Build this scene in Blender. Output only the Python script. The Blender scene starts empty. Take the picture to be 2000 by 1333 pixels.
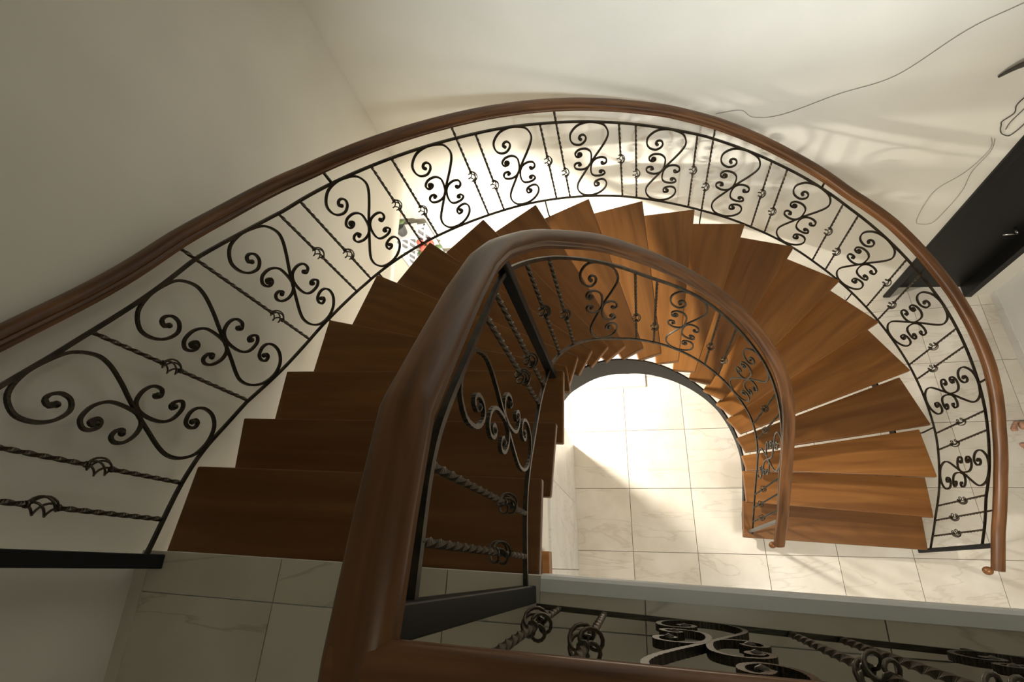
import bpy, math, random
from mathutils import Vector, Matrix
random.seed(7)
PI = math.pi
scene = bpy.context.scene
col = scene.collection

# ------------------------------------------------------------------ camera
cam_data = bpy.data.cameras.new('camera')
cam = bpy.data.objects.new('camera', cam_data)
col.objects.link(cam)
cam_data.sensor_width = 36.0
cam_data.lens = 18.0
cam_data.clip_start = 0.02
d = Vector((251.6, -451.5, -1000.0)).normalized()      # nadir seen in camera axes
up = -d
X = (Vector((1, 0, 0)) - up * up.x).normalized()
Y = up.cross(X)
M = Matrix((X, Y, up))
cam.matrix_world = Matrix.Translation((0, 0, 1.482)) @ M.to_4x4()
scene.camera = cam

# ------------------------------------------------------------------ view, world
vs = scene.view_settings
vs.view_transform = 'Standard'
vs.look = 'None'
vs.gamma = 1.0
vs.use_curve_mapping = False
vs.exposure = 0.0
world = bpy.data.worlds.new('world')
scene.world = world
world.use_nodes = True
world.node_tree.nodes['Background'].inputs[0].default_value = (1.0, 0.95, 0.86, 1)
world.node_tree.nodes['Background'].inputs[1].default_value = 0.008


def lamp(name, kind, loc, energy, color, size=0.2, target=None, **kw):
    l = bpy.data.lights.new(name, kind)
    l.energy = energy
    l.color = color
    if kind == 'AREA':
        l.shape = 'DISK'
        l.size = size
    else:
        l.shadow_soft_size = size
    for k, v in kw.items():
        setattr(l, k, v)
    o = bpy.data.objects.new(name, l)
    col.objects.link(o)
    o.location = loc
    if target is not None:
        o.rotation_euler = (Vector(target) - Vector(loc)).to_track_quat('-Z', 'Y').to_euler()
    return o


LAMP_A = Vector((-1.05, 1.65, -1.60))                  # downlight fixed under the flight
lamp('under_stair_light', 'AREA', LAMP_A, 205, (1.0, 0.94, 0.84), 0.20, LAMP_A + Vector((0.25, 0.15, -1)))
lamp('back_wall_spot', 'SPOT', (1.6, -1.2, 1.65), 780, (0.88, 0.95, 1.0), 0.14, (0.75, 2.9, -0.12),  # unseen spot added to brighten the back wall, cone kept off the treads
     spot_size=math.radians(53), spot_blend=1.0)
lamp('upper_fill_light', 'AREA', (0.4, 0.0, 2.5), 3.3, (0.93, 1.0, 0.85), 0.5, (0.4, 0.3, 0))  # weak fill added over the landing, no fixture behind it
lamp('hall_light', 'AREA', (1.9, -0.85, -0.45), 84, (1.0, 0.95, 0.86), 1.1, (2.5, 0.4, -4))

# ------------------------------------------------------------------ mesh helpers


class MB:
    def __init__(self):
        self.v = []
        self.f = []
        self.s = []

    def face(self, idx, smooth=False):
        self.f.append(idx)
        self.s.append(smooth)

    def prism(self, poly, z0, z1):
        n = len(poly)
        a = len(self.v)
        self.v += [(x, y, z0) for x, y in poly] + [(x, y, z1) for x, y in poly]
        area = sum(poly[i][0] * poly[(i + 1) % n][1] - poly[(i + 1) % n][0] * poly[i][1] for i in range(n))
        top = [a + n + i for i in range(n)]
        bot = [a + i for i in range(n)]
        if area > 0:
            self.face(top)
            self.face(bot[::-1])
            for i in range(n):
                j = (i + 1) % n
                self.face([a + i, a + j, a + n + j, a + n + i])
        else:
            self.face(top[::-1])
            self.face(bot)
            for i in range(n):
                j = (i + 1) % n
                self.face([a + j, a + i, a + n + i, a + n + j])
        return self

    def box(self, x0, x1, y0, y1, z0, z1):
        return self.prism([(x0, y0), (x1, y0), (x1, y1), (x0, y1)], z0, z1)

    def sweep(self, pts, prof, upv=(0, 0, 1), smooth=False, scale=None, twist=None, caps=True, closed=False, scale_up=True):
        """prof: list of (side, up); upv: one vector or one per point"""
        pts = [Vector(p) for p in pts]
        n = len(pts)
        m = len(prof)
        a = len(self.v)
        for i, p in enumerate(pts):
            if closed:
                t = pts[(i + 1) % n] - pts[i - 1]
            else:
                t = pts[min(i + 1, n - 1)] - pts[max(i - 1, 0)]
            t.normalize()
            u = Vector(upv[i]) if isinstance(upv, list) else Vector(upv)
            sd = t.cross(u)
            if sd.length < 1e-5:
                sd = t.cross(Vector((1, 0, 0)))
            sd.normalize()
            uu = sd.cross(t).normalized()
            sc = scale[i] if scale else 1.0
            tw = twist[i] if twist else 0.0
            c, s = math.cos(tw), math.sin(tw)
            for (px, py) in prof:
                qx, qy = px * c - py * s, px * s + py * c
                self.v.append(tuple(p + sd * (qx * sc) + uu * (qy * (sc if scale_up else 1.0))))
        for i in range(n if closed else n - 1):
            i2 = (i + 1) % n
            for j in range(m):
                k = (j + 1) % m
                self.face([a + i * m + j, a + i * m + k, a + i2 * m + k, a + i2 * m + j], smooth)
        if caps and not closed:
            self.face([a + j for j in range(m)][::-1])
            self.face([a + (n - 1) * m + j for j in range(m)])
        return self

    def ball(self, c, r, nu=10, nv=6, sx=1, sy=1, sz=1):
        a = len(self.v)
        c = Vector(c)
        self.v.append(tuple(c + Vector((0, 0, r * sz))))
        for i in range(1, nv):
            th = PI * i / nv
            for j in range(nu):
                ph = 2 * PI * j / nu
                self.v.append(tuple(c + Vector((r * sx * math.sin(th) * math.cos(ph),
                                                r * sy * math.sin(th) * math.sin(ph), r * sz * math.cos(th)))))
        self.v.append(tuple(c - Vector((0, 0, r * sz))))
        b = len(self.v) - 1
        for j in range(nu):
            k = (j + 1) % nu
            self.face([a, a + 1 + j, a + 1 + k], True)
            self.face([b, b - nu + k, b - nu + j], True)
        for i in range(nv - 2):
            for j in range(nu):
                k = (j + 1) % nu
                o = a + 1 + i * nu
                self.face([o + j, o + nu + j, o + nu + k, o + k], True)
        return self

    def mesh(self, name, mat, origin=(0, 0, 0)):
        me = bpy.data.meshes.new(name)
        o = Vector(origin)
        me.from_pydata([tuple(Vector(p) - o) for p in self.v], [], self.f)
        me.polygons.foreach_set('use_smooth', self.s)
        me.update()
        if mat:
            me.materials.append(mat)
        return me


WLOC = {}


def link(name, me, parent=None, loc=(0, 0, 0), rotz=0.0):
    o = bpy.data.objects.new(name, me)
    col.objects.link(o)
    WLOC[o] = Vector(loc)
    if parent is not None:
        o.parent = parent
        o.location = Vector(loc) - WLOC[parent]
    else:
        o.location = loc
    o.rotation_euler = (0, 0, rotz)
    return o


def part(name, mb, mat, parent=None, origin=None, bevel=0.0):
    if origin is None:
        n = len(mb.v)
        origin = tuple(sum(p[i] for p in mb.v) / n for i in range(3))
    o = link(name, mb.mesh(name, mat, origin), parent, origin)
    if bevel:
        md = o.modifiers.new('bevel', 'BEVEL')
        md.width = bevel
        md.segments = 2
        md.limit_method = 'ANGLE'
    return o


def thing(name, loc, label, cat, group=None):
    o = link(name, None, None, loc)
    o.empty_display_size = 0.1
    tag(o, label, cat, group)
    return o


def tag(o, label, cat, group=None):
    o['label'] = label
    o['category'] = cat
    if group:
        o['group'] = group


def struct(o):
    o['kind'] = 'structure'
    return o


def catmull(P, per=6):
    P = [Vector(p) for p in P]
    out = []
    n = len(P)
    for i in range(n - 1):
        a, b, c, e = P[max(i - 1, 0)], P[i], P[i + 1], P[min(i + 2, n - 1)]
        for k in range(per):
            t = k / per
            out.append(0.5 * ((2 * b) + (c - a) * t + (2 * a - 5 * b + 4 * c - e) * t * t + (3 * b - a - 3 * c + e) * t ** 3))
    out.append(P[-1])
    return out


def interp(tab, x):
    if x <= tab[0][0]:
        a, b = tab[0], tab[1]
    elif x >= tab[-1][0]:
        a, b = tab[-2], tab[-1]
    else:
        for i in range(len(tab) - 1):
            if tab[i][0] <= x <= tab[i + 1][0]:
                a, b = tab[i], tab[i + 1]
                break
    t = (x - a[0]) / (b[0] - a[0])
    return a[1] + (b[1] - a[1]) * t


def sq(w, h=None):
    h = h or w
    return [(-w / 2, -h / 2), (w / 2, -h / 2), (w / 2, h / 2), (-w / 2, h / 2)]


def circ(r, n=6):
    return [(r * math.cos(2 * PI * i / n), r * math.sin(2 * PI * i / n)) for i in range(n)]


# ------------------------------------------------------------------ materials


def new_mat(name, color=(0.5, 0.5, 0.5), rough=0.5, metal=0.0, spec=0.5):
    m = bpy.data.materials.new(name)
    m.use_nodes = True
    b = m.node_tree.nodes['Principled BSDF']
    b.inputs['Base Color'].default_value = (*color, 1)
    b.inputs['Roughness'].default_value = rough
    b.inputs['Metallic'].default_value = metal
    b.inputs['Specular IOR Level'].default_value = spec
    return m


def nd(m, t, **kw):
    n = m.node_tree.nodes.new(t)
    for k, v in kw.items():
        setattr(n, k, v)
    return n


def lk(m, a, b):
    m.node_tree.links.new(a, b)


def ramp(m, stops):
    r = nd(m, 'ShaderNodeValToRGB')
    e = r.color_ramp.elements
    e[0].position, e[0].color = stops[0][0], (*stops[0][1], 1)
    e[1].position, e[1].color = stops[-1][0], (*stops[-1][1], 1)
    for p, c in stops[1:-1]:
        x = e.new(p)
        x.color = (*c, 1)
    return r


def wood(name, dark, mid, light, rough, scale=(1.2, 16, 16), coat=0.0, rnd=0.25, coord='Object'):
    m = new_mat(name, mid, rough)
    b = m.node_tree.nodes['Principled BSDF']
    tc = nd(m, 'ShaderNodeTexCoord')
    oi = nd(m, 'ShaderNodeObjectInfo')
    mp = nd(m, 'ShaderNodeMapping')
    mp.inputs['Scale'].default_value = scale
    lk(m, tc.outputs[coord], mp.inputs['Vector'])
    mul = nd(m, 'ShaderNodeVectorMath', operation='SCALE')
    cx = nd(m, 'ShaderNodeCombineXYZ')
    for i in range(3):
        lk(m, oi.outputs['Random'], cx.inputs[i])
    lk(m, cx.outputs[0], mul.inputs[0])
    mul.inputs['Scale'].default_value = 37.0
    add = nd(m, 'ShaderNodeVectorMath', operation='ADD')
    lk(m, mp.outputs[0], add.inputs[0])
    lk(m, mul.outputs[0], add.inputs[1])
    nz = nd(m, 'ShaderNodeTexNoise')
    nz.inputs['Scale'].default_value = 1.0
    nz.inputs['Detail'].default_value = 5
    nz.inputs['Distortion'].default_value = 0.6
    lk(m, add.outputs[0], nz.inputs['Vector'])
    r = ramp(m, [(0.3, dark), (0.5, mid), (0.72, light)])
    lk(m, nz.outputs['Fac'], r.inputs[0])
    hs = nd(m, 'ShaderNodeHueSaturation')
    mr = nd(m, 'ShaderNodeMapRange')
    mr.inputs['To Min'].default_value = 1 - rnd
    mr.inputs['To Max'].default_value = 1 + rnd
    lk(m, oi.outputs['Random'], mr.inputs['Value'])
    lk(m, mr.outputs[0], hs.inputs['Value'])
    lk(m, r.outputs[0], hs.inputs['Color'])
    lk(m, hs.outputs[0], b.inputs['Base Color'])
    b.inputs['Coat Weight'].default_value = coat
    b.inputs['Specular IOR Level'].default_value = 0.3
    b.inputs['Coat Roughness'].default_value = 0.2
    bp = nd(m, 'ShaderNodeBump')
    bp.inputs['Strength'].default_value = 0.08
    bp.inputs['Distance'].default_value = 0.01
    lk(m, nz.outputs['Fac'], bp.inputs['Height'])
    lk(m, bp.outputs[0], b.inputs['Normal'])
    return m


def marble(name, base, light, vein, rough):
    m = new_mat(name, base, rough)
    b = m.node_tree.nodes['Principled BSDF']
    tc = nd(m, 'ShaderNodeTexCoord')
    oi = nd(m, 'ShaderNodeObjectInfo')
    cx = nd(m, 'ShaderNodeCombineXYZ')
    for i in range(3):
        lk(m, oi.outputs['Random'], cx.inputs[i])
    mul = nd(m, 'ShaderNodeVectorMath', operation='SCALE')
    mul.inputs['Scale'].default_value = 53.0
    lk(m, cx.outputs[0], mul.inputs[0])
    add = nd(m, 'ShaderNodeVectorMath', operation='ADD')
    lk(m, tc.outputs['Object'], add.inputs[0])
    lk(m, mul.outputs[0], add.inputs[1])
    n1 = nd(m, 'ShaderNodeTexNoise')
    n1.inputs['Scale'].default_value = 3.0
    n1.inputs['Detail'].default_value = 6
    lk(m, add.outputs[0], n1.inputs['Vector'])
    r1 = ramp(m, [(0.35, base), (0.7, light)])
    lk(m, n1.outputs['Fac'], r1.inputs[0])
    mp = nd(m, 'ShaderNodeMapping')
    mp.inputs['Rotation'].default_value = (0, 0, 0.85)
    mp.inputs['Scale'].default_value = (0.5, 2.6, 1)
    lk(m, add.outputs[0], mp.inputs['Vector'])
    n2 = nd(m, 'ShaderNodeTexNoise')
    n2.inputs['Scale'].default_value = 1.3
    n2.inputs['Detail'].default_value = 7
    n2.inputs['Distortion'].default_value = 0.8
    lk(m, mp.outputs[0], n2.inputs['Vector'])
    r2 = ramp(m, [(0.488, (0, 0, 0)), (0.5, (0.4, 0.4, 0.4)), (0.512, (0, 0, 0))])
    lk(m, n2.outputs['Fac'], r2.inputs[0])
    mx = nd(m, 'ShaderNodeMix', data_type='RGBA')
    lk(m, r2.outputs[0], mx.inputs[0])
    lk(m, r1.outputs[0], mx.inputs[6])
    mx.inputs[7].default_value = (*vein, 1)
    lk(m, mx.outputs[2], b.inputs['Base Color'])
    return m


def paint(name, c, rough=0.6, bump=0.03):
    m = new_mat(name, c, rough)
    b = m.node_tree.nodes['Principled BSDF']
    tc = nd(m, 'ShaderNodeTexCoord')
    n = nd(m, 'ShaderNodeTexNoise')
    n.inputs['Scale'].default_value = 2.2
    n.inputs['Detail'].default_value = 3
    lk(m, tc.outputs['Object'], n.inputs['Vector'])
    r = ramp(m, [(0.3, tuple(x * 0.94 for x in c)), (0.7, c)])
    lk(m, n.outputs['Fac'], r.inputs[0])
    lk(m, r.outputs[0], b.inputs['Base Color'])
    n2 = nd(m, 'ShaderNodeTexNoise')
    n2.inputs['Scale'].default_value = 60
    lk(m, tc.outputs['Object'], n2.inputs['Vector'])
    bp = nd(m, 'ShaderNodeBump')
    bp.inputs['Strength'].default_value = bump
    bp.inputs['Distance'].default_value = 0.01
    lk(m, n2.outputs['Fac'], bp.inputs['Height'])
    lk(m, bp.outputs[0], b.inputs['Normal'])
    return m


M_tread = wood('tread_wood', (0.135, 0.052, 0.0125), (0.178, 0.072, 0.017), (0.230, 0.097, 0.025), 0.42, (1.1, 13, 13))
M_rail = wood('handrail_wood', (0.066, 0.027, 0.010), (0.120, 0.050, 0.017), (0.195, 0.082, 0.027), 0.42, (2.5, 45, 1), coat=0.08, rnd=0.0, coord='UV')
M_knob = wood('knob_wood', (0.10, 0.037, 0.011), (0.155, 0.060, 0.017), (0.22, 0.09, 0.028), 0.33, (8, 8, 8), coat=0.25, rnd=0.0)
M_iron = new_mat('wrought_iron', (0.032, 0.027, 0.018), 0.42, 0.65)
_n = nd(M_iron, 'ShaderNodeTexNoise')
_n.inputs['Scale'].default_value = 40
_r = ramp(M_iron, [(0.35, (0.018, 0.015, 0.011)), (0.7, (0.06, 0.048, 0.028))])
lk(M_iron, _n.outputs['Fac'], _r.inputs[0])
lk(M_iron, _r.outputs[0], M_iron.node_tree.nodes['Principled BSDF'].inputs['Base Color'])
M_twist = new_mat('twisted_iron', (0.075, 0.062, 0.044), 0.36, 0.8)
M_steel = new_mat('black_steel', (0.010, 0.011, 0.012), 0.5, 0.0, 0.25)
M_wall = paint('wall_paint', (0.80, 0.77, 0.68), 0.55)
M_wall2 = paint('ceiling_paint', (0.80, 0.79, 0.75), 0.7)
M_white = paint('white_gloss_paint', (0.82, 0.82, 0.80), 0.35, 0.0)
M_marble = marble('floor_marble', (0.66, 0.60, 0.50), (0.78, 0.73, 0.64), (0.48, 0.42, 0.33), 0.22)
M_marble2 = marble('landing_marble', (0.55, 0.50, 0.40), (0.64, 0.59, 0.49), (0.25, 0.20, 0.14), 0.25)
M_clad = marble('cladding_marble', (0.70, 0.68, 0.64), (0.80, 0.79, 0.77), (0.5, 0.48, 0.45), 0.25)
M_grout = new_mat('grout', (0.38, 0.34, 0.28), 0.9)
M_greysteel = new_mat('grey_steel', (0.16, 0.15, 0.14), 0.5, 0.6)
M_black = new_mat('black_door_paint', (0.006, 0.0055, 0.0055), 0.38, 0.0, 0.25)
M_chrome = new_mat('brushed_metal', (0.45, 0.44, 0.42), 0.3, 1.0)
M_wire = new_mat('grey_wire', (0.22, 0.20, 0.17), 0.5)
M_cable = new_mat('dark_cable', (0.05, 0.045, 0.035), 0.5)
M_glow = new_mat('lamp_glass', (1, 0.95, 0.85), 0.3)
_b = M_glow.node_tree.nodes['Principled BSDF']
_b.inputs['Emission Color'].default_value = (1.0, 0.92, 0.8, 1)
_b.inputs['Emission Strength'].default_value = 14.0

# ------------------------------------------------------------------ plan of the stair
RISE = 0.193
GZ = -21 * RISE                                        # ground floor level, the landing is z = 0
OUT = [(-1.486, 0.03), (-1.605, 0.36), (-1.636, 0.616), (-1.616, 0.906), (-1.559, 1.279), (-1.413, 1.669),
       (-1.167, 2.004), (-0.859, 2.283), (-0.512, 2.504), (-0.127, 2.644), (0.285, 2.702), (0.70, 2.695),
       (1.105, 2.625), (1.493, 2.468), (1.836, 2.211), (2.113, 1.887), (2.317, 1.514), (2.427, 1.10),
       (2.443, 0.711), (2.415, 0.411), (2.386, 0.17)]
OUT = [Vector(p) for p in OUT]
TREAD_OUT = [Vector((-1.67, 0.075)), Vector((-1.627, 0.372))] + OUT[2:]
TREAD_IN = [(-0.30, -0.005), (-0.285, 0.277), (-0.258, 0.513), (-0.245, 0.797)]
for k in range(4, 18):
    th = 2.917 - 0.2008 * (k - 4)
    TREAD_IN.append((0.37 + 0.64 * math.cos(th), 0.75 + 0.64 * math.sin(th)))
TREAD_IN += [(0.998, 0.825), (0.985, 0.576), (0.94, 0.29)]
TREAD_IN = [Vector(p) for p in TREAD_IN]
CI, RI = Vector((0.365, 0.75)), 0.66                   # line of the inner railing
XL, XR, S0 = CI.x - RI, CI.x + RI, 0.834


def outer_path(k, off=0.0):
    def cr(k):
        n = len(OUT)
        i = int(min(max(math.floor(k), 0), n - 2))
        t = k - i
        g = lambda j: OUT[j] if 0 <= j < n else (2 * OUT[0] - OUT[1] if j < 0 else 2 * OUT[-1] - OUT[-2])
        a, b, c, e = g(i - 1), g(i), g(i + 1), g(i + 2)
        if t < 0:
            return b + (c - b) * t
        if t > 1:
            return c + (c - b) * (t - 1)
        return 0.5 * ((2 * b) + (c - a) * t + (2 * a - 5 * b + 4 * c - e) * t * t + (3 * b - a - 3 * c + e) * t ** 3)
    p = cr(k)
    v = cr(k + 0.02) - cr(k - 0.02)
    v.normalize()
    nrm = Vector((-v.y, v.x))
    return p + nrm * off, v, nrm


def inner_path(s, off=0.0):
    """s runs down the stair; off > 0 goes towards the well"""
    L = PI * RI
    if s < S0:
        p, v = Vector((XL, s - 0.084)), Vector((0, 1))
    elif s < S0 + L:
        th = PI - (s - S0) / RI
        p = CI + Vector((RI * math.cos(th), RI * math.sin(th)))
        v = Vector((math.sin(th), -math.cos(th)))
    else:
        p, v = Vector((XR, 0.75 - (s - S0 - L))), Vector((0, -1))
    nrm = Vector((-v.y, v.x))
    return p - nrm * off, v, nrm


H_BOT = [(0, .05), (1, .03), (2.3, .035), (3.6, -.009), (4.8, -.025), (6, -.005), (8.5, 0), (9.7, .008), (10.8, -.018),
         (12.2, -.045), (13.5, -.06), (15.5, -.035), (17.3, -.01), (19, -.035), (20, -.02), (21, 0)]
H_TOP = [(0, .79), (1.38, .776), (2.39, .78), (3.63, .785), (4.7, .722), (6, .725), (7.3, .73), (8.5, .736), (9.8, .755),
         (11, .762), (12.3, .722), (13.5, .689), (15.5, .70), (17.3, .666), (18.7, .65), (19.5, .70), (20.2, .73), (21, .75)]
H_HAND = [(-1, .93), (0, .93), (1.93, .924), (3.67, .905), (4.25, .884), (5.21, .852), (6.28, .857), (8, .872), (9.6, .90),
          (10.4, .912), (11.2, .90), (12.5, .838), (13.4, .805), (14.15, .84), (15.5, .852), (16.6, .84), (17.5, .79),
          (18.3, .79), (19.6, .872), (20.64, .972)]
I_HAND = [(-.05, .915), (0.0, 0.911), (0.094, 0.893), (0.177, 0.876), (0.273, 0.855), (0.297, 0.842), (0.422, 0.753),
          (0.581, 0.640), (0.753, 0.500), (0.878, 0.368), (1.114, 0.083), (1.253, -0.11), (1.428, -0.34), (1.599, -0.585),
          (1.779, -0.825), (1.966, -1.055), (2.177, -1.29), (2.329, -1.456), (2.499, -1.63), (2.615, -1.775),
          (2.696, -1.895), (2.836, -2.13), (3.046, -2.39), (3.267, -2.661), (3.42, -2.887), (3.472, -2.965)]
I_TOP = [(0.0, .787), (0.035, 0.785), (0.25, 0.752), (0.313, 0.715), (0.508, 0.562), (0.823, 0.322), (0.911, 0.215),
         (1.049, 0.037), (1.181, -0.141), (1.468, -0.565), (1.691, -0.90), (1.884, -1.115), (1.993, -1.23), (2.212, -1.49),
         (2.345, -1.64), (2.468, -1.77), (2.605, -1.955), (2.718, -2.13), (3.019, -2.55), (3.349, -2.915)]
I_BOT = [(0.0, .035), (0.232, 0.039), (0.346, -0.004), (0.654, -0.257), (0.851, -0.488), (1.122, -0.857), (1.3, -1.138),
         (1.463, -1.41), (1.705, -1.735), (1.852, -1.91), (2.0, -2.083), (2.133, -2.235), (2.393, -2.51), (2.563, -2.662),
         (2.686, -2.849), (2.898, -3.25), (3.113, -3.561), (3.321, -3.842)]

oz = lambda k, T: -k * RISE + interp(T, k)


def smooth_tab(T, w):
    return lambda s: (interp(T, s - w) + 2 * interp(T, s - w / 2) + 2 * interp(T, s) + 2 * interp(T, s + w / 2) + interp(T, s + w)) / 8


zt_in, zb_in = smooth_tab(I_TOP, 0.07), smooth_tab(I_BOT, 0.07)

# ------------------------------------------------------------------ the setting
BW = lambda x: 3.20 + (2.57 - 3.20) / (3.73 + 1.72) * (x + 1.72)     # inner face of the back wall
XW = -1.72                                                           # stairwell face of the left wall
ZTOP = 2.75
b = MB()
b.box(XW - 0.2, XW, 0.0, 3.45, -1.75, ZTOP)                          # above the wide opening
b.box(XW - 0.2, XW, 0.0, 1.15, GZ, -1.75)
b.box(XW - 0.2, -1.578, -2.6, 0.055, -0.25, ZTOP)                    # along the landing
struct(part('wall_left', b, M_wall))
b = MB()
DX0, DX1, DZ = 2.78, 3.56, GZ + 2.42
b.prism([(-4.6, BW(-4.6)), (DX0, BW(DX0)), (DX0, BW(DX0) + 0.25), (-4.6, BW(-4.6) + 0.25)], GZ, ZTOP)
b.prism([(DX0, BW(DX0)), (DX1, BW(DX1)), (DX1, BW(DX1) + 0.25), (DX0, BW(DX0) + 0.25)], DZ, ZTOP)
b.prism([(DX1, BW(DX1)), (6.5, BW(6.5)), (6.5, BW(6.5) + 0.25), (DX1, BW(DX1) + 0.25)], GZ, ZTOP)
struct(part('wall_back', b, M_wall))
b = MB().box(3.73, 3.93, 1.42, BW(3.93) + 0.1, GZ, ZTOP)
struct(part('wall_right', b, M_white))
b = MB()
b.box(3.722, 3.735, 1.42, BW(3.73), GZ, GZ + 0.1)
struct(part('baseboard_right', b, M_clad))
struct(part('ceiling', MB().box(-1.92, 6.5, -2.6, 3.6, ZTOP, ZTOP + 0.15), M_wall2))
struct(part('wall_front', MB().box(-1.92, 6.5, -2.8, -2.6, GZ, ZTOP), M_wall))
struct(part('wall_hall', MB().box(6.5, 6.7, -2.8, 2.6, GZ, ZTOP), M_wall))
b = MB()
b.box(-4.8, -4.6, 1.0, 4.0, GZ, -1.6)
b.box(-4.8, XW - 0.2, 1.0, 1.15, GZ, -1.6)
struct(part('wall_side_room', b, M_wall))
struct(part('ceiling_side_room', MB().box(-4.6, XW - 0.2, 1.15, 3.7, -1.74, -1.6), M_wall2))
# partition below the flight, marble clad to breast height
pt = struct(part('wall_partition', MB().prism([(-0.612, -0.6), (-0.602, 1.262), (-0.76, 1.262), (-0.76, -0.6)], GZ, -1.42), M_wall))
for i in range(3):
    for (z0, z1) in ((0, .7), (.705, 1.72)):
        y0, y1 = -0.6 + i * 0.622, -0.6 + (i + 1) * 0.622 - 0.004
        xa = lambda y: -0.612 + 0.01 * (y + 0.6) / 1.862
        b = MB().prism([(xa(y0), y0), (xa(y0) + 0.018, y0), (xa(y1) + 0.018, y1), (xa(y1), y1)], GZ + z0, GZ + z1)
        part('marble_panel', b, M_clad, pt, bevel=0.002)
struct(part('trim_1', MB().box(-0.60, -0.555, -0.25, 0.12, -2.1, -1.98), M_tread))
# low marble step at the back
st = struct(part('trim_2', MB().prism([(-0.9, 1.89), (0.24, 1.855), (0.26, BW(0.2)), (-0.9, BW(-0.9))], GZ, GZ + 0.045), M_clad, bevel=0.005))

# ground floor and its marble tiles (60 cm)
FL = struct(part('floor', MB().box(-4.8, 6.7, -2.8, 4.0, GZ - 0.2, GZ - 0.012), M_grout))
rot = -0.03
c_, s_ = math.cos(rot), math.sin(rot)
tile_me = MB().box(-0.2975, 0.2975, -0.2975, 0.2975, -0.012, 0).mesh('floor_tile', M_marble)


def ground(u, v):
    return Vector((-0.635 + u * c_ - v * s_, 0.80 + u * s_ + v * c_, GZ))


for i in range(-7, 9):
    for j in range(-4, 5):
        p = ground(0.6 * (i + 0.5), 0.6 * (j + 0.5))
        if p.y > 3.6 or p.y < -1.6 or (p.x < -0.9 and p.y < 1.0):
            continue
        o = link('floor_tile', tile_me, FL, p, rot)
        o.rotation_euler = (0, 0, rot)

# landing slab with tiles (53 cm), white kerb at its edge
rl = -0.057
cl, sl = math.cos(rl), math.sin(rl)
LO = Vector((-0.53, -0.112))


def land(u, v, z=0.0):
    return Vector((LO.x + u * cl - v * sl, LO.y + u * sl + v * cl, z))


EDGE = 0.118
poly = [land(-1.06, EDGE), land(0.262, EDGE), land(5.0, EDGE - 0.05), land(5.0, -2.6), land(-1.2, -2.6)]
LS = struct(part('landing_floor', MB().prism([(p.x, p.y) for p in poly], -0.185, -0.012), M_wall))
for i in range(-2, 9):
    u0, u1 = 0.53 * i + 0.0015, 0.53 * (i + 1) - 0.0015
    for j in range(-5, 1):
        v0, v1 = 0.53 * j + 0.0015, 0.53 * (j + 1) - 0.0015
        if j == 0:
            v1 = EDGE
        segs = [(u0, u1, v1)]
        if j == 0 and i >= 0:
            segs = [(u0, u1, 0.080)]
            if i == 0:
                segs = [(u0, 0.262, EDGE), (0.263, u1, 0.080)]
        for (a, c, ve) in segs:
            pl = [land(max(a, -1.045), v0), land(c, v0), land(c, ve), land(max(a, -1.045), ve)]
            part('floor_tile', MB().prism([(p.x, p.y) for p in pl], -0.012, 0), M_marble2, LS)
# white kerb with a rounded nose
prof = [(-0.019, -0.10), (-0.019, 0.003), (0.012, 0.004), (0.020, -0.004), (0.024, -0.016), (0.024, -0.10)]
b = MB().sweep([land(0.263, 0.0995), land(2.5, 0.078), land(5.0, 0.05)], [(-a, z) for a, z in prof])
struct(part('trim_3', b, M_white))
# narrow border of tile along the landing wall
b = MB()
b.sweep([(-1.556, 0.05, -0.006), (-1.585, -1.3, -0.006)], sq(0.055, 0.02))
struct(part('baseboard_left', b, M_marble2))

# black entrance door in the back wall
yd = lambda x: BW(x)
D = struct(link('door_1', None, None, ((DX0 + DX1) / 2, yd(3.17), GZ)))


def wall_box(x0, x1, dy0, dy1, z0, z1, mat, name, parent, bevel=0.0):
    pl = [(x0, yd(x0) + dy0), (x1, yd(x1) + dy0), (x1, yd(x1) + dy1), (x0, yd(x0) + dy1)]
    return part(name, MB().prism(pl, z0, z1), mat, parent, bevel=bevel)


wall_box(DX0, DX0 + 0.06, -0.02, 0.2, GZ, DZ, M_black, 'door_frame', D, 0.004)
wall_box(DX1 - 0.06, DX1, -0.02, 0.2, GZ, DZ, M_black, 'door_frame', D, 0.004)
wall_box(DX0 + 0.06, DX1 - 0.06, -0.02, 0.2, DZ - 0.06, DZ, M_black, 'door_frame', D, 0.004)
leaf = wall_box(DX0 + 0.06, DX1 - 0.06, 0.10, 0.145, GZ + 0.005, DZ - 0.06, M_black, 'door_leaf', D, 0.003)
b = MB()
hx = DX1 - 0.14
b.sweep([(hx, yd(hx) + 0.10, GZ + 1.03), (hx, yd(hx) + 0.045, GZ + 1.03)], circ(0.011, 8), (1, 0, 0), True)
b.sweep([(hx + 0.005, yd(hx) + 0.045, GZ + 1.03), (hx - 0.11, yd(hx) + 0.05, GZ + 1.03)], circ(0.009, 8), (0, 0, 1), True)
part('handle', b, M_chrome, leaf)

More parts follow.
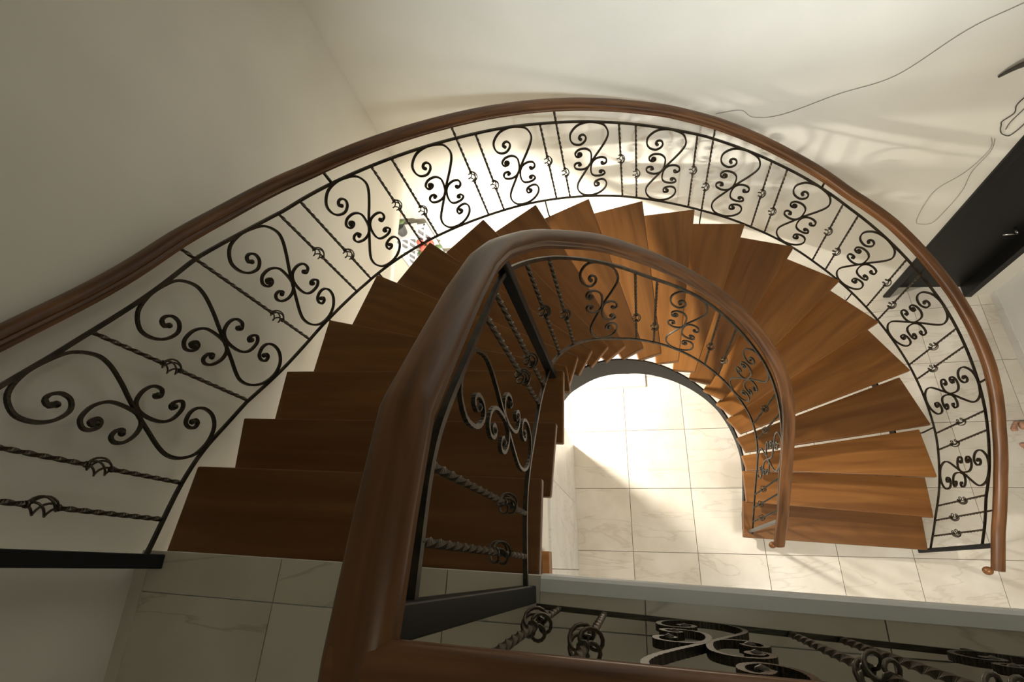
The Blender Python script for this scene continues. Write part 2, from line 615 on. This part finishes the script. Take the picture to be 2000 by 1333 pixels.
# ------------------------------------------------------------------ staircase
ST = thing('staircase', (0.37, 0.75, GZ), 'curved flight of open brown wooden treads on black steel stringers', 'staircase')
for k in range(1, 21):
    i1, o1 = TREAD_IN[k], TREAD_OUT[k]
    i0, o0 = TREAD_IN[k - 1], TREAD_OUT[k - 1]
    ov = {17: 0.010, 18: 0.010, 19: 0.028}.get(k, 0.034)
    vi, vo = (i1 - i0).normalized(), (o1 - o0).normalized()
    i0b, o0b = i0 - vi * ov, o0 - vo * ov
    if k == 1:
        i0b, o0b = i0 - vi * 0.05, o0 - vo * 0.012
    c = (i1 + o1 + i0b + o0b) / 4
    ang = math.atan2(*((o1 + o0b) / 2 - (i1 + i0b) / 2).yx)
    R = Matrix.Rotation(-ang, 2)
    pl = [tuple(R @ (p - c)) for p in (i0b, i1, o1, o0b)]
    me = MB().prism(pl, -0.042, 0.0).mesh('tread', M_tread)
    z = -k * RISE
    o = link('tread', me, ST, (c.x, c.y, z), ang)
    md = o.modifiers.new('bevel', 'BEVEL')
    md.width = 0.006
    md.segments = 2
# stringers: bent steel plates under the treads
pts_i, pts_o, z_i, z_o = [], [], [], []
b = MB()
ii = [TREAD_IN[k] for k in range(21)]


def plate(pts, zc, h, t):
    b = MB()
    P = [Vector((p.x, p.y, z)) for p, z in zip(pts, zc)]
    hl_ = h if isinstance(h, list) else [h] * len(pts)
    b.sweep(P, sq(t, 0.1))
    # keep the plate's ends and faces upright
    n = len(P)
    for i, p in enumerate(P):
        a, c = P[max(i - 1, 0)], P[min(i + 1, n - 1)]
        sd = Vector(((c - a).y, -(c - a).x, 0)).normalized()
        for j, (x, y) in enumerate(sq(t, hl_[i])):
            b.v[i * 4 + j] = tuple(p + sd * x + Vector((0, 0, y)))
    return b


tab_k = []
pi_, zi_ = [], []
for n in range(0, 121):
    k = 0.1 + 19.8 * n / 120
    i = min(int(k), 19)
    t = k - i
    g = lambda j: TREAD_IN[min(max(j, 0), 20)]
    a, b0, c, e = g(i - 1), g(i), g(i + 1), g(i + 2)
    p = b0.lerp(c, t)
    pi_.append(p)
    zi_.append(-k * RISE - 0.245)
for _ in range(6):                                       # fair the curve
    pi_ = [pi_[0]] + [(pi_[i - 1] + pi_[i] * 2 + pi_[i + 1]) / 4 for i in range(1, len(pi_) - 1)] + [pi_[-1]]
off = []
for i, p in enumerate(pi_):
    v = (pi_[min(i + 1, 120)] - pi_[max(i - 1, 0)]).normalized()
    off.append(p + Vector((-v.y, v.x)) * interp([(0, .10), (3, .07), (5, .035), (8, .008), (11, .008), (14, .02), (20, .03)], 0.1 + 19.8 * i / 120))
STRB = [(0, -.40), (3, -.44), (5, -.49), (8, -.52), (10, -.49), (12, -.43), (14, -.36), (20, -.34)]
hs_ = [abs(interp(STRB, 0.1 + 19.8 * n / 120) + 0.25) for n in range(121)]
zi_ = [z_ - 0.005 - h / 2 for z_, h in zip(zi_, hs_)]
part('stringer', plate(off, zi_, hs_, 0.014), M_steel, ST)
po, zo = [], []
for n in range(0, 121):
    k = 0.25 + 19.65 * n / 120
    p, v, nr = outer_path(k, -0.16)
    po.append(p)
    zo.append(-k * RISE - 0.305)
part('stringer', plate(po, zo, 0.09, 0.014), M_steel, ST)

# ------------------------------------------------------------------ railing kit
SC_S = [(-0.072, 0.296), (-0.084, 0.317), (-0.065, 0.348), (-0.039, 0.352), (-0.023, 0.324), (-0.038, 0.272), (-0.085, 0.23),
        (-0.14, 0.242), (-0.165, 0.296), (-0.153, 0.376), (-0.085, 0.463), (0.003, 0.502), (0.079, 0.502), (0.151, 0.475),
        (0.181, 0.396), (0.164, 0.311), (0.107, 0.193), (0.051, 0.094), (-0.008, -0.014), (-0.075, -0.141), (-0.143, -0.268),
        (-0.168, -0.342), (-0.164, -0.415), (-0.121, -0.478), (-0.04, -0.492), (0.044, -0.454), (0.105, -0.381),
        (0.127, -0.306), (0.114, -0.256), (0.076, -0.246), (0.026, -0.272), (0.005, -0.312), (0.01, -0.344), (0.036, -0.342),
        (0.051, -0.318), (0.037, -0.303)]
SC_L = [(-0.105, 0.093), (-0.115, 0.104), (-0.102, 0.123), (-0.082, 0.113), (-0.091, 0.085), (-0.118, 0.071), (-0.14, 0.086),
        (-0.138, 0.125), (-0.099, 0.168), (-0.038, 0.179), (0.002, 0.146), (0.007, 0.081), (-0.009, -0.014), (-0.048, -0.077),
        (-0.105, -0.102), (-0.155, -0.087), (-0.167, -0.05), (-0.149, -0.016), (-0.118, -0.008), (-0.103, -0.028), (-0.118, -0.042)]
SC_R = [(0.108, -0.011), (0.099, -0.002), (0.097, -0.02), (0.113, -0.026), (0.143, 0.003), (0.142, 0.054), (0.1, 0.069),
        (0.042, 0.043), (0.003, -0.016), (-0.014, -0.101), (-0.008, -0.166), (0.025, -0.194), (0.085, -0.187), (0.12, -0.153),
        (0.112, -0.123), (0.088, -0.116), (0.071, -0.133), (0.083, -0.142)]

bm = MB()
for w in range(4):
    pts = []
    for i in range(13):
        t = i / 12
        r = 0.0045 + 0.024 * math.sin(PI * t) ** 0.8
        a = w * PI / 2 + t * PI * 1.15
        pts.append((r * math.cos(a), r * math.sin(a), (t - 0.5) * 0.078))
    bm.sweep(pts, circ(0.0036, 5), (0.3, 0.2, 1), True)
bm.sweep([(0, 0, -0.045), (0, 0, -0.036)], circ(0.0105, 8), (1, 0, 0), True)
bm.sweep([(0, 0, 0.036), (0, 0, 0.045)], circ(0.0105, 8), (1, 0, 0), True)
BASKET = bm.mesh('basket', M_twist)


def baluster(parent, p, z0, z1, frac, w=0.0115, segs=None, lean=None):
    lean = lean or Vector((0, 0))
    at = lambda z: (p.x + lean.x * (z - z0) / (z1 - z0), p.y + lean.y * (z - z0) / (z1 - z0), z)
    L = z1 - z0
    n = segs or 56
    zk = z0 + L * frac
    b = MB()
    for (a, c) in ((z0, zk - 0.04), (zk + 0.04, z1)):
        m = max(4, int(n * (c - a) / L))
        pts = [at(a + (c - a) * i / m) for i in range(m + 1)]
        tw = [(q[2] - z0) * 2 * PI * 6.0 for q in pts]
        b.sweep(pts, sq(w), (1, 0, 0), False, None, tw)
    o = part('baluster', b, M_twist, parent, (p.x, p.y, z0))
    k = link('basket', BASKET, o, at(zk), random.uniform(0, 6))
    if parent.name == 'stair_railing.001':
        k.scale = (0.85, 0.85, 0.9)
    return o


def scroll(parent, pos, zb, zt, s0, mirror=1.0, w=0.0105, dep=0.012, per=5, lean=None, rope=0.0):
    """pos(s) -> plan point, tangent, normal ; zb / zt(s) rail heights"""
    h0 = zt(s0) - zb(s0)
    root = None

    def stroke(ctrl):
        q = catmull([Vector((x, y, 0)) for x, y in ctrl], per)
        P, N, SCL = [], [], []
        n = len(q)
        for i, v in enumerate(q):
            s = s0 + mirror * v.x * h0
            p, t, nr = pos(s)
            a, c = zb(s), zt(s)
            if lean:
                p = p + lean * (v.y + 0.5)
            P.append(Vector((p.x, p.y, (a + c) / 2 + v.y * (c - a - 0.012))))
            N.append(Vector((nr.x, nr.y, 0)))
            e = min(i, n - 1 - i)
            SCL.append((1.75 if e < per else (1.25 if e < 2 * per else 1.0)) * (1 + rope * (0.5 if i % 4 < 2 else -0.5)))
        b = MB()
        b.sweep(P, sq(w, dep), N, False, SCL, scale_up=False)
        b.ball(P[0], w * 1.12, 8, 5)
        b.ball(P[-1], w * 1.12, 8, 5)
        return b
    p, t, nr = pos(s0)
    o = (p.x, p.y, (zb(s0) + zt(s0)) / 2)
    root = part('scroll', stroke(SC_S), M_iron, parent, o)
    part('curl', stroke(SC_L), M_iron, root, o)
    part('curl', stroke(SC_R), M_iron, root, o)
    return root


HAND = [(-0.024, -0.036), (-0.024, -0.024), (-0.031, -0.022), (-0.036, -0.016), (-0.033, -0.008), (-0.0365, -0.003), (-0.037, 0.006), (-0.034, 0.015),
        (-0.027, 0.021), (-0.014, 0.024), (0.0, 0.025), (0.014, 0.024), (0.027, 0.021), (0.034, 0.015), (0.037, 0.006), (0.0365, -0.003),
        (0.033, -0.008), (0.036, -0.016), (0.031, -0.022), (0.024, -0.024), (0.024, -0.036)]


def handrail(parent, pts, scale=None):
    b = MB().sweep(pts, HAND, (0, 0, 1), True, scale)
    o = part('handrail', b, M_rail, parent, tuple(pts[len(pts) // 2]))
    me = o.data
    me.set_sharp_from_angle(angle=math.radians(31))
    uv = me.uv_layers.new(name='UVMap')
    m = len(HAND)
    run = [0.0]
    for a, c in zip(pts, pts[1:]):
        run.append(run[-1] + (Vector(c) - Vector(a)).length)
    for lp in me.loops:
        uv.data[lp.index].uv = (run[lp.vertex_index // m], (lp.vertex_index % m) * 0.008)
    return o


# ---- outer railing
KN = 20.0
pn = outer_path(KN, 0.02)[0]
RO = thing('stair_railing', (pn.x, pn.y, GZ), 'long outer railing along the wall side of the curved stair, wooden handrail over iron scrolls', 'railing')
OFF = 0.023


def opos(k):
    return outer_path(k, OFF)


handrail(RO, [Vector((*outer_path(k, OFF)[0], oz(k, H_HAND))) for k in [-0.9 + 21.55 * i / 150 for i in range(151)]])
ks = [0.05 + (KN - 0.05) * i / 160 for i in range(161)]
part('top_rail', MB().sweep([Vector((*opos(k)[0], oz(k, H_TOP))) for k in ks], sq(0.013, 0.013)), M_iron, RO)
part('bottom_rail', MB().sweep([Vector((*opos(k)[0], oz(k, H_BOT))) for k in ks], sq(0.012, 0.012)), M_iron, RO)
fr = (0.55, 0.37)
for i, k in enumerate([0.415, 0.82, 2.33, 3.62, 4.62, 4.91, 5.90, 6.19, 7.14, 7.43, 8.42, 8.67, 9.64, 9.90, 10.88, 11.14, 12.13,
                       12.40, 13.40, 13.68, 14.65, 14.95, 15.90, 16.18, 17.17, 17.47, 18.67, 19.06, 19.54]):
    f = {0: .53, 1: .43, 2: .57, 3: .36, 26: .55, 27: .42, 28: .5}.get(i, fr[i % 2])
    p = opos(k)[0]
    hand = abs(k - 7.14) < .01 or abs(k - 8.67) < .01 or abs(k - 11.14) < .01 or abs(k - 3.62) < .01
    baluster(RO, p, oz(k, H_BOT), oz(k, H_HAND if hand else H_TOP) - (0.02 if hand else 0), f * (0.86 if hand else 1), segs=90 if k < 5 else 40)


# arclength along the outer path so that the scrolls keep their shape
karr = [-0.5 + 0.05 * i for i in range(440)]
arc = [0.0]
for a, c in zip(karr, karr[1:]):
    arc.append(arc[-1] + (opos(c)[0] - opos(a)[0]).length)
arc_of_k = lambda k: interp([(karr[i], arc[i]) for i in (int((k + 0.5) / 0.05), int((k + 0.5) / 0.05) + 1)], k)


def k_of_arc(s):
    lo, hi = 0, len(arc) - 1
    while hi - lo > 1:
        m = (lo + hi) // 2
        if arc[m] <= s:
            lo = m
        else:
            hi = m
    return karr[lo] + (s - arc[lo]) / (arc[hi] - arc[lo]) * 0.05


for k in (1.58, 2.98, 4.12, 5.40, 6.66, 7.92, 9.14, 10.38, 11.63, 12.90, 14.16, 15.42, 16.68, 18.05):
    scroll(RO, lambda s: opos(k_of_arc(s)), lambda s: oz(k_of_arc(s), H_BOT), lambda s: oz(k_of_arc(s), H_TOP), arc_of_k(k))
for k in (1.25, 5.36, 13.0, 14.95, 16.75, 19.06):
    p = opos(k)[0]
    part('bracket', MB().sweep([(p.x, p.y, oz(k, H_TOP)), (p.x, p.y, oz(k, H_HAND) - 0.02)], sq(0.011), (1, 0, 0)), M_iron, RO)
for k in (4.02, 5.05, 8.2, 11.14, 14.3, 17.05):
    p, v, nr = opos(k)
    z = oz(k, H_BOT)
    q = p - nr * 0.045
    zz = -math.ceil(k) * RISE - 0.02
    part('bracket', MB().sweep([(p.x, p.y, z), (p.x, p.y, zz + 0.008), (p.x, p.y, zz), (q.x, q.y, zz)], sq(0.010), (v.x, v.y, 0)), M_iron, RO)
p = Vector((-1.497, 0.03))
part('newel_post', MB().sweep([(p.x, p.y, 0), (p.x, p.y, 0.91)], sq(0.042), (1, 0, 0)), M_steel, RO, bevel=0.003)
part('newel_post', MB().sweep([(pn.x, pn.y, GZ), (pn.x, pn.y, oz(KN, H_HAND) - 0.02)], sq(0.032), (1, 0, 0)), M_steel, RO, bevel=0.003)
kp = 20.64
p, v, nr = outer_path(kp, OFF)
zz = oz(kp, H_HAND)
b = MB().ball((p.x - 0.045, p.y - 0.005, zz - 0.035), 0.032, 12, 8, 1, 0.9, 1)
part('scroll_end', b, M_knob, RO)

# ---- inner railing
RN = thing('stair_railing', (XL, -0.06, 0), 'short inner railing around the open well, twisted iron bars under a bent handrail', 'railing')


def ipos(s):
    return inner_path(s)


hp = []
for s in [-0.058, 0.0, 0.15, 0.285, 0.305, 0.45, 0.6, 0.75, 0.855, 0.885, 0.93, 0.98] + [1.03 + (3.472 - 1.03) * i / 80 for i in range(81)]:
    z = interp(I_HAND, s) if s < 0.9 else (smooth_tab(I_HAND, 0.06)(s) if s < 3.4 else interp(I_HAND, s))
    hp.append(Vector((*ipos(s)[0], z)))
handrail(RN, hp)
ss = [0.03 + (3.335 - 0.03) * i / 130 for i in range(131)]
part('top_rail', MB().sweep([Vector((*ipos(s)[0], zt_in(s))) for s in ss], sq(0.013, 0.013)), M_iron, RN)
part('bottom_rail', MB().sweep([Vector((*ipos(s)[0], zb_in(s))) for s in ss], sq(0.012, 0.012)), M_iron, RN)
for i, s in enumerate([0.123, 0.232, 0.625, 0.732, 1.009, 1.146, 1.61, 1.73, 2.10, 2.21, 2.60, 2.70, 3.045, 3.14, 3.245]):
    baluster(RN, ipos(s)[0], zb_in(s), zt_in(s), (0.38, 0.3, 0.4, 0.36, 0.55, 0.42)[i % 6], segs=80 if s < 1.2 else 44)
for s in (0.43, 1.40, 1.915, 2.40, 2.875):
    scroll(RN, ipos, zb_in, zt_in, s, 0.74, 0.009, 0.009, per=12 if s < 1 else 6, rope=0.2 if s < 1 else 0.0)
p = ipos(0.03)[0]
part('newel_post', MB().sweep([(p.x, p.y, 0), (p.x, p.y, 0.90)], sq(0.042), (1, 0, 0)), M_steel, RN, bevel=0.003)
s = 0.86
p = ipos(s)[0]
part('newel_post', MB().sweep([(p.x, p.y, -3 * RISE - 0.0), (p.x, p.y, interp(I_HAND, s) - 0.02)], sq(0.034), (1, 0, 0)), M_steel, RN, bevel=0.003)
s = 3.34
p = ipos(s)[0]
part('newel_post', MB().sweep([(p.x - 0.02, p.y + 0.02, GZ), (p.x - 0.02, p.y + 0.02, interp(I_HAND, s) - 0.02)], sq(0.024), (1, 0, 0)), M_greysteel, RN, bevel=0.003)
e = hp[-1]
part('scroll_end', MB().ball((e.x - 0.04, e.y, e.z - 0.03), 0.028, 12, 8, 1, 0.9, 1), M_knob, RN)

# ---- landing railing (runs right from the corner, nearest the camera)
RLd = thing('landing_railing', (0.6, -0.13, 0), 'straight iron railing with a wooden handrail along the landing edge, nearest the camera', 'railing')
LU0, LU1 = 0.245, 2.6


def lean_at(u):
    return Vector((0.0, -0.024 + 0.028 * max(0.0, u - 0.245)))


def lpos(u):
    p = land(u, 0.05 - 0.028 * max(0.0, u - 0.245))
    return Vector((p.x, p.y)), Vector((cl, sl)), Vector((-sl, cl))


c0 = lpos(LU0 - 0.01)[0]
hpts = [Vector((lpos(u)[0].x, lpos(u)[0].y + lean_at(u).y, 0.911)) for u in (LU0 - 0.038, 0.5, 1.0, 1.5, 2.0, LU1)]
handrail(RLd, hpts)
for nm, z, w, ly in (('top_rail', 0.787, 0.013, 1.0), ('bottom_rail', 0.062, 0.012, 0.0)):
    part(nm, MB().sweep([Vector((lpos(u)[0].x, lpos(u)[0].y + ly * lean_at(u).y, z)) for u in (LU0 + 0.02, 0.6, 1.0, 1.5, 2.0, LU1)], sq(w)), M_iron, RLd)
for i, u in enumerate((0.322, 0.432, 0.842, 0.942, 1.42, 1.53, 2.0, 2.1)):
    baluster(RLd, lpos(u)[0], 0.062, 0.787, (0.43, 0.66, 0.66, 0.80)[i % 4], segs=100, lean=lean_at(u))
for u in (0.63, 1.17, 1.76):
    scroll(RLd, lpos, lambda s: 0.062, lambda s: 0.787, u, mirror=-0.82, w=0.011, dep=0.014, per=16, lean=lean_at(u), rope=0.16)
p = lpos(1.20)[0]
part('bracket', MB().sweep([(p.x, p.y, 0), (p.x, p.y, 0.06)], sq(0.011), (1, 0, 0)), M_iron, RLd)
p = lpos(LU1)[0]
part('newel_post', MB().sweep([(p.x, p.y, 0), (p.x, p.y, 0.90)], sq(0.04), (1, 0, 0)), M_steel, RLd)

# ------------------------------------------------------------------ small things


def on_wall(x, z, out=0.006):
    return Vector((x, BW(x) - out, z))


def cable(name, pts, r, label, mat, cat='cable', group=None):
    q = catmull([on_wall(*p) if len(p) == 2 else on_wall(p[0], p[1], p[2]) for p in pts], 8)
    b = MB().sweep(q, circ(r, 6), (0.1, 1, 0.05), True)
    o = part(name, b, mat)
    tag(o, label, cat, group or 'loose cables on the back wall')
    return o


cable('cable', [(2.75, -0.50), (2.25, -0.80), (2.05, -0.93), (1.81, -1.19), (1.53, -1.29), (1.23, -1.42), (1.05, -1.42), (0.96, -1.35), (0.80, -1.36)],
      0.0018, 'thin grey cable sagging along the white wall behind the top of the handrail', M_wire)
cable('cable', [(2.64, -1.40), (2.602, -1.458), (2.593, -1.516), (2.614, -1.579), (2.584, -1.643), (2.595, -1.675), (2.61, -1.713), (2.634, -1.75), (2.665, -1.772), (2.697, -1.775), (2.72, -1.70), (2.73, -1.588), (2.76, -1.50)],
      0.0032, 'dark kinked cable hanging in a loop on the wall just above the black door', M_cable)
cable('cable', [(2.70, -1.46), (2.66, -1.513), (2.642, -1.60), (2.635, -1.66), (2.642, -1.72)],
      0.0024, 'short straight cable strand inside the kinked loop above the black door', M_cable)
cable('cable', [(2.60, -1.79), (2.645, -1.90), (2.61, -2.12), (2.51, -2.302), (2.505, -2.489), (2.539, -2.707), (2.587, -2.76), (2.67, -2.74), (2.69, -2.549), (2.689, -2.331), (2.65, -2.127), (2.66, -1.92), (2.625, -1.80)],
      0.0014, 'faint thin wire hanging in a long narrow loop left of the black door', M_wire)
q = catmull([on_wall(2.37, -1.27, 0.012), on_wall(2.42, -1.19, 0.03), on_wall(2.50, -1.12, 0.05), on_wall(2.62, -1.07, 0.05), on_wall(2.75, -1.04, 0.01)], 6)
b = MB().sweep(q, circ(0.017, 8), (0.1, 1, 0.05), True, [0.35 + 0.65 * min(1, i / 8) for i in range(len(q))])
o = part('cable_end', b, M_cable)
tag(o, 'thick dark curved cable end sticking out of the wall at the right edge', 'cable')

# downlight under the flight
LA = thing('pendant_lamp', (LAMP_A.x, LAMP_A.y, LAMP_A.z), 'round shaded lamp hanging on a cord under the upper treads, out of sight', 'lamp')
_z = LAMP_A.z
_q = [(LAMP_A.x, LAMP_A.y, _z + h) for h in (0.012, 0.03, 0.09, 0.118)]
part('housing', MB().sweep(_q, circ(0.10, 20), (1, 0, 0), True, [1.1, 1.1, 0.8, 0.3]), M_white, LA)
part('cord', MB().sweep([(LAMP_A.x, LAMP_A.y, _z + 0.118), (LAMP_A.x, LAMP_A.y, -6 * RISE - 0.043)], circ(0.006, 6), (1, 0, 0), True), M_cable, LA)

# lattice stand with potted flowers against the back wall of the side room
xs = -1.88
FS = thing('plant_stand', (xs, BW(xs) - 0.08, GZ), 'white lattice plant stand against the back wall under the upper flight', 'stand')
y0 = BW(xs) - 0.13
fr_ = MB()
for x in (xs - 0.28, xs + 0.14):
    fr_.box(x - 0.015, x + 0.015, y0 - 0.015, y0 + 0.015, GZ, GZ + 1.75)
for z in (0.5, 1.0, 1.4, 1.75):
    fr_.box(xs - 0.28, xs + 0.14, y0 - 0.012, y0 + 0.012, GZ + z - 0.03, GZ + z)
part('frame', fr_, M_white, FS)
part('back_board', MB().box(xs - 0.28, xs + 0.14, y0 + 0.02, y0 + 0.03, GZ + 0.02, GZ + 1.74), new_mat('grey_board', (0.25, 0.25, 0.25), 0.7), FS)
for i in range(5):
    for j in range(4):
        za = GZ + 0.98 + 0.19 * j
        xa = xs - 0.28 + 0.084 * i
        b = MB().sweep([(xa, y0, za), (xa + 0.084, y0, za + 0.19)], sq(0.02, 0.012), (0, 1, 0))
        part('slat', b, M_white, FS)
        b = MB().sweep([(xa + 0.084, y0 - 0.005, za), (xa, y0 - 0.005, za + 0.19)], sq(0.02, 0.012), (0, 1, 0))
        part('slat', b, M_white, FS)
part('shelf', MB().box(xs - 0.20, xs + 0.06, y0 - 0.15, y0 + 0.02, GZ + 1.75, GZ + 1.765), M_white, FS)
part('shelf', MB().box(xs - 0.02, xs + 0.30, y0 - 0.16, y0, GZ + 1.23, GZ + 1.26), M_white, FS)
M_pot = new_mat('dark_pot', (0.05, 0.055, 0.05), 0.4)
M_leaf = new_mat('leaf_green', (0.10, 0.17, 0.06), 0.5)
M_red = new_mat('red_petal', (0.75, 0.12, 0.08), 0.5)
M_pink = new_mat('orange_petal', (0.85, 0.32, 0.2), 0.5)


def potted(px, z, label, petal, n, leaves=9):
    pp = thing('potted_flower', (px, y0 - 0.08, z), label, 'plant', 'potted flowers on the lattice stand')
    b = MB().sweep([(px, y0 - 0.08, z), (px, y0 - 0.08, z + 0.02), (px, y0 - 0.08, z + 0.12), (px, y0 - 0.08, z + 0.13)], circ(0.062, 12), (1, 0, 0), True, [0.7, 0.75, 1.0, 1.05])
    part('pot', b, M_pot, pp)
    for i in range(leaves):
        a = i * 2.4
        r = 0.05 + 0.03 * (i % 3)
        b = MB().ball((px + r * math.cos(a), y0 - 0.08 + 0.8 * r * math.sin(a), z + 0.17 + 0.02 * (i % 4)), 0.045, 6, 4, 1, 0.7, 0.35)
        part('leaf', b, M_leaf, pp)
    for i in range(n):
        a = i * 2.1 + 0.4
        b = MB().ball((px + 0.06 * math.cos(a), y0 - 0.08 + 0.05 * math.sin(a), z + 0.25 + 0.03 * (i % 2)), 0.038, 8, 5, 1, 1, 0.7)
        part('flower', b, petal, pp)


potted(xs + 0.06, GZ + 1.26, 'red flowers in a dark pot on the shelf of the white lattice stand', M_red, 6)
potted(xs - 0.07, GZ + 1.765, 'orange-pink flowers in a pot on top of the white lattice stand', M_pink, 8, 3)

# ------------------------------------------------------------------ person standing at the right edge
M_skin = new_mat('skin', (0.52, 0.28, 0.18), 0.5)
M_nail = new_mat('toe_nail', (0.75, 0.42, 0.34), 0.3)
M_cloth = new_mat('dark_cloth', (0.06, 0.07, 0.10), 0.8)
M_shirt = new_mat('grey_shirt', (0.35, 0.34, 0.32), 0.85)
M_hair = new_mat('black_hair', (0.02, 0.016, 0.013), 0.6)


def skin_body(name, mat, verts, edges, radii, parent, origin, sub=2, root=0):
    me = bpy.data.meshes.new(name)
    o_ = Vector(origin)
    me.from_pydata([tuple(Vector(v) - o_) for v in verts], edges, [])
    me.materials.append(mat)
    o = link(name, me, parent, origin)
    md = o.modifiers.new('skin', 'SKIN')
    md.use_smooth_shade = True
    sv = me.skin_vertices[0].data
    for i, r in enumerate(radii):
        sv[i].radius = (r, r) if not isinstance(r, tuple) else r
        sv[i].use_root = (i == root)
    s = o.modifiers.new('sub', 'SUBSURF')
    s.levels = sub
    s.render_levels = sub
    return o


FX, FY = 3.66, 1.12                                      # ankle line of the standing person, facing -x
PR = thing('person', (FX - 0.05, FY, GZ), 'barefoot person standing beyond the right railing, only toes in view', 'person')
V, E, Rd = [], [], []


def add(p, r, prev=None):
    V.append(Vector((FX + p[0], FY + p[1], GZ + p[2])))
    Rd.append(r)
    if prev is not None:
        E.append((prev, len(V) - 1))
    return len(V) - 1


hip = add((0.0, 0, 0.93), 0.125)
w1 = add((0.0, 0, 1.10), 0.115, hip)
ch = add((0.0, 0, 1.28), (0.14), w1)
nk0 = add((0.01, 0, 1.43), 0.07, ch)
nk = add((0.0, 0, 1.50), 0.05, nk0)
hd = add((-0.015, 0, 1.58), 0.075, nk)
hd2 = add((-0.01, 0, 1.66), 0.088, hd)
hd3 = add((0.0, 0, 1.72), 0.06, hd2)
feet = []
for sgn, dx in ((1, 0.0), (-1, 0.02)):
    h = add((0.0, sgn * 0.09, 0.86), 0.085, hip)
    kn = add((-0.01 + dx, sgn * 0.095, 0.48), 0.058, h)
    cf = add((0.02 + dx, sgn * 0.095, 0.32), 0.052, kn)
    an = add((0.01 + dx, sgn * 0.095, 0.09), 0.036, cf)
    hl = add((0.03 + dx, sgn * 0.095, 0.036), 0.033, an)
    md_ = add((-0.09 + dx, sgn * 0.097, 0.045), 0.034, an)
    bl = add((-0.17 + dx, sgn * 0.10, 0.026), (0.042), md_)
    feet.append((dx, sgn))
    sh = add((0.01, sgn * 0.17, 1.38), 0.055, nk0)
    el = add((0.03, sgn * 0.23, 1.10), 0.038, sh)
    wr = add((-0.04, sgn * 0.24, 0.87), 0.027, el)
    pm = add((-0.06, sgn * 0.24, 0.79), 0.032, wr)
    for q in range(4):
        f1 = add((-0.085 + 0.018 * q, sgn * 0.24, 0.74 - 0.004 * q), 0.0095, pm)
        add((-0.09 + 0.018 * q, sgn * 0.225, (0.69, 0.68, 0.685, 0.70)[q]), 0.0085, f1)
    t1 = add((-0.10, sgn * 0.225, 0.79), 0.011, pm)
    add((-0.115, sgn * 0.215, 0.755), 0.0095, t1)
body = skin_body('body', M_skin, V, E, Rd, PR, (FX, FY, GZ))
for dx, sgn in feet:                                     # five separate toes on each foot, the big toe inside
    for q in range(5):
        ty = sgn * (0.100 - 0.030 + 0.0165 * q)
        tx = -0.185 + dx + (0, 0.003, 0.009, 0.017, 0.027)[q]
        r = (0.0135, 0.0095, 0.009, 0.0085, 0.008)[q]
        L = (0.045, 0.042, 0.036, 0.032, 0.027)[q]
        pts = [Vector((FX + tx, FY + ty, GZ + 0.021)), Vector((FX + tx - L * 0.55, FY + ty, GZ + 0.020)), Vector((FX + tx - L * 0.9, FY + ty, GZ + 0.014)), Vector((FX + tx - L, FY + ty, GZ + 0.012))]
        b = MB().sweep(pts, circ(r, 8), (0, 0, 1), True, [1.0, 1.05, 0.95, 0.5])
        t_ = part('toe', b, M_skin, body)
        if False:
            pass
vv = []
tv = [Vector((FX, FY, GZ + z)) for z in (0.99, 0.90)]
pv = [Vector((FX, FY, GZ + 1.02)), Vector((FX, FY, GZ + 0.90)), Vector((FX, FY + 0.09, GZ + 0.82)), Vector((FX - 0.005, FY + 0.095, GZ + 0.50)), Vector((FX + 0.015, FY + 0.095, GZ + 0.16)),
      Vector((FX, FY - 0.09, GZ + 0.82)), Vector((FX + 0.005, FY - 0.095, GZ + 0.50)), Vector((FX + 0.03, FY - 0.095, GZ + 0.16))]
skin_body('trousers', M_cloth, pv, [(0, 1), (1, 2), (2, 3), (3, 4), (1, 5), (5, 6), (6, 7)], [0.125, 0.135, 0.098, 0.075, 0.066, 0.098, 0.075, 0.066], PR, (FX, FY, GZ + 0.5))
sv_ = [Vector((FX, FY, GZ + z)) for z in (0.95, 1.12, 1.29, 1.41)] + [Vector((FX + 0.01, FY + s * 0.17, GZ + 1.385)) for s in (1, -1)] + [Vector((FX + 0.022, FY + s * 0.212, GZ + 1.2)) for s in (1, -1)]
skin_body('shirt', M_shirt, sv_, [(0, 1), (1, 2), (2, 3), (3, 4), (3, 5), (4, 6), (5, 7)], [0.145, 0.135, 0.155, 0.09, 0.07, 0.07, 0.06, 0.06], PR, (FX, FY, GZ + 1.2))
b = MB().ball((FX + 0.015, FY, GZ + 1.70), 0.105, 14, 8, 1.05, 0.95, 0.95)
part('hair', b, M_hair, PR)
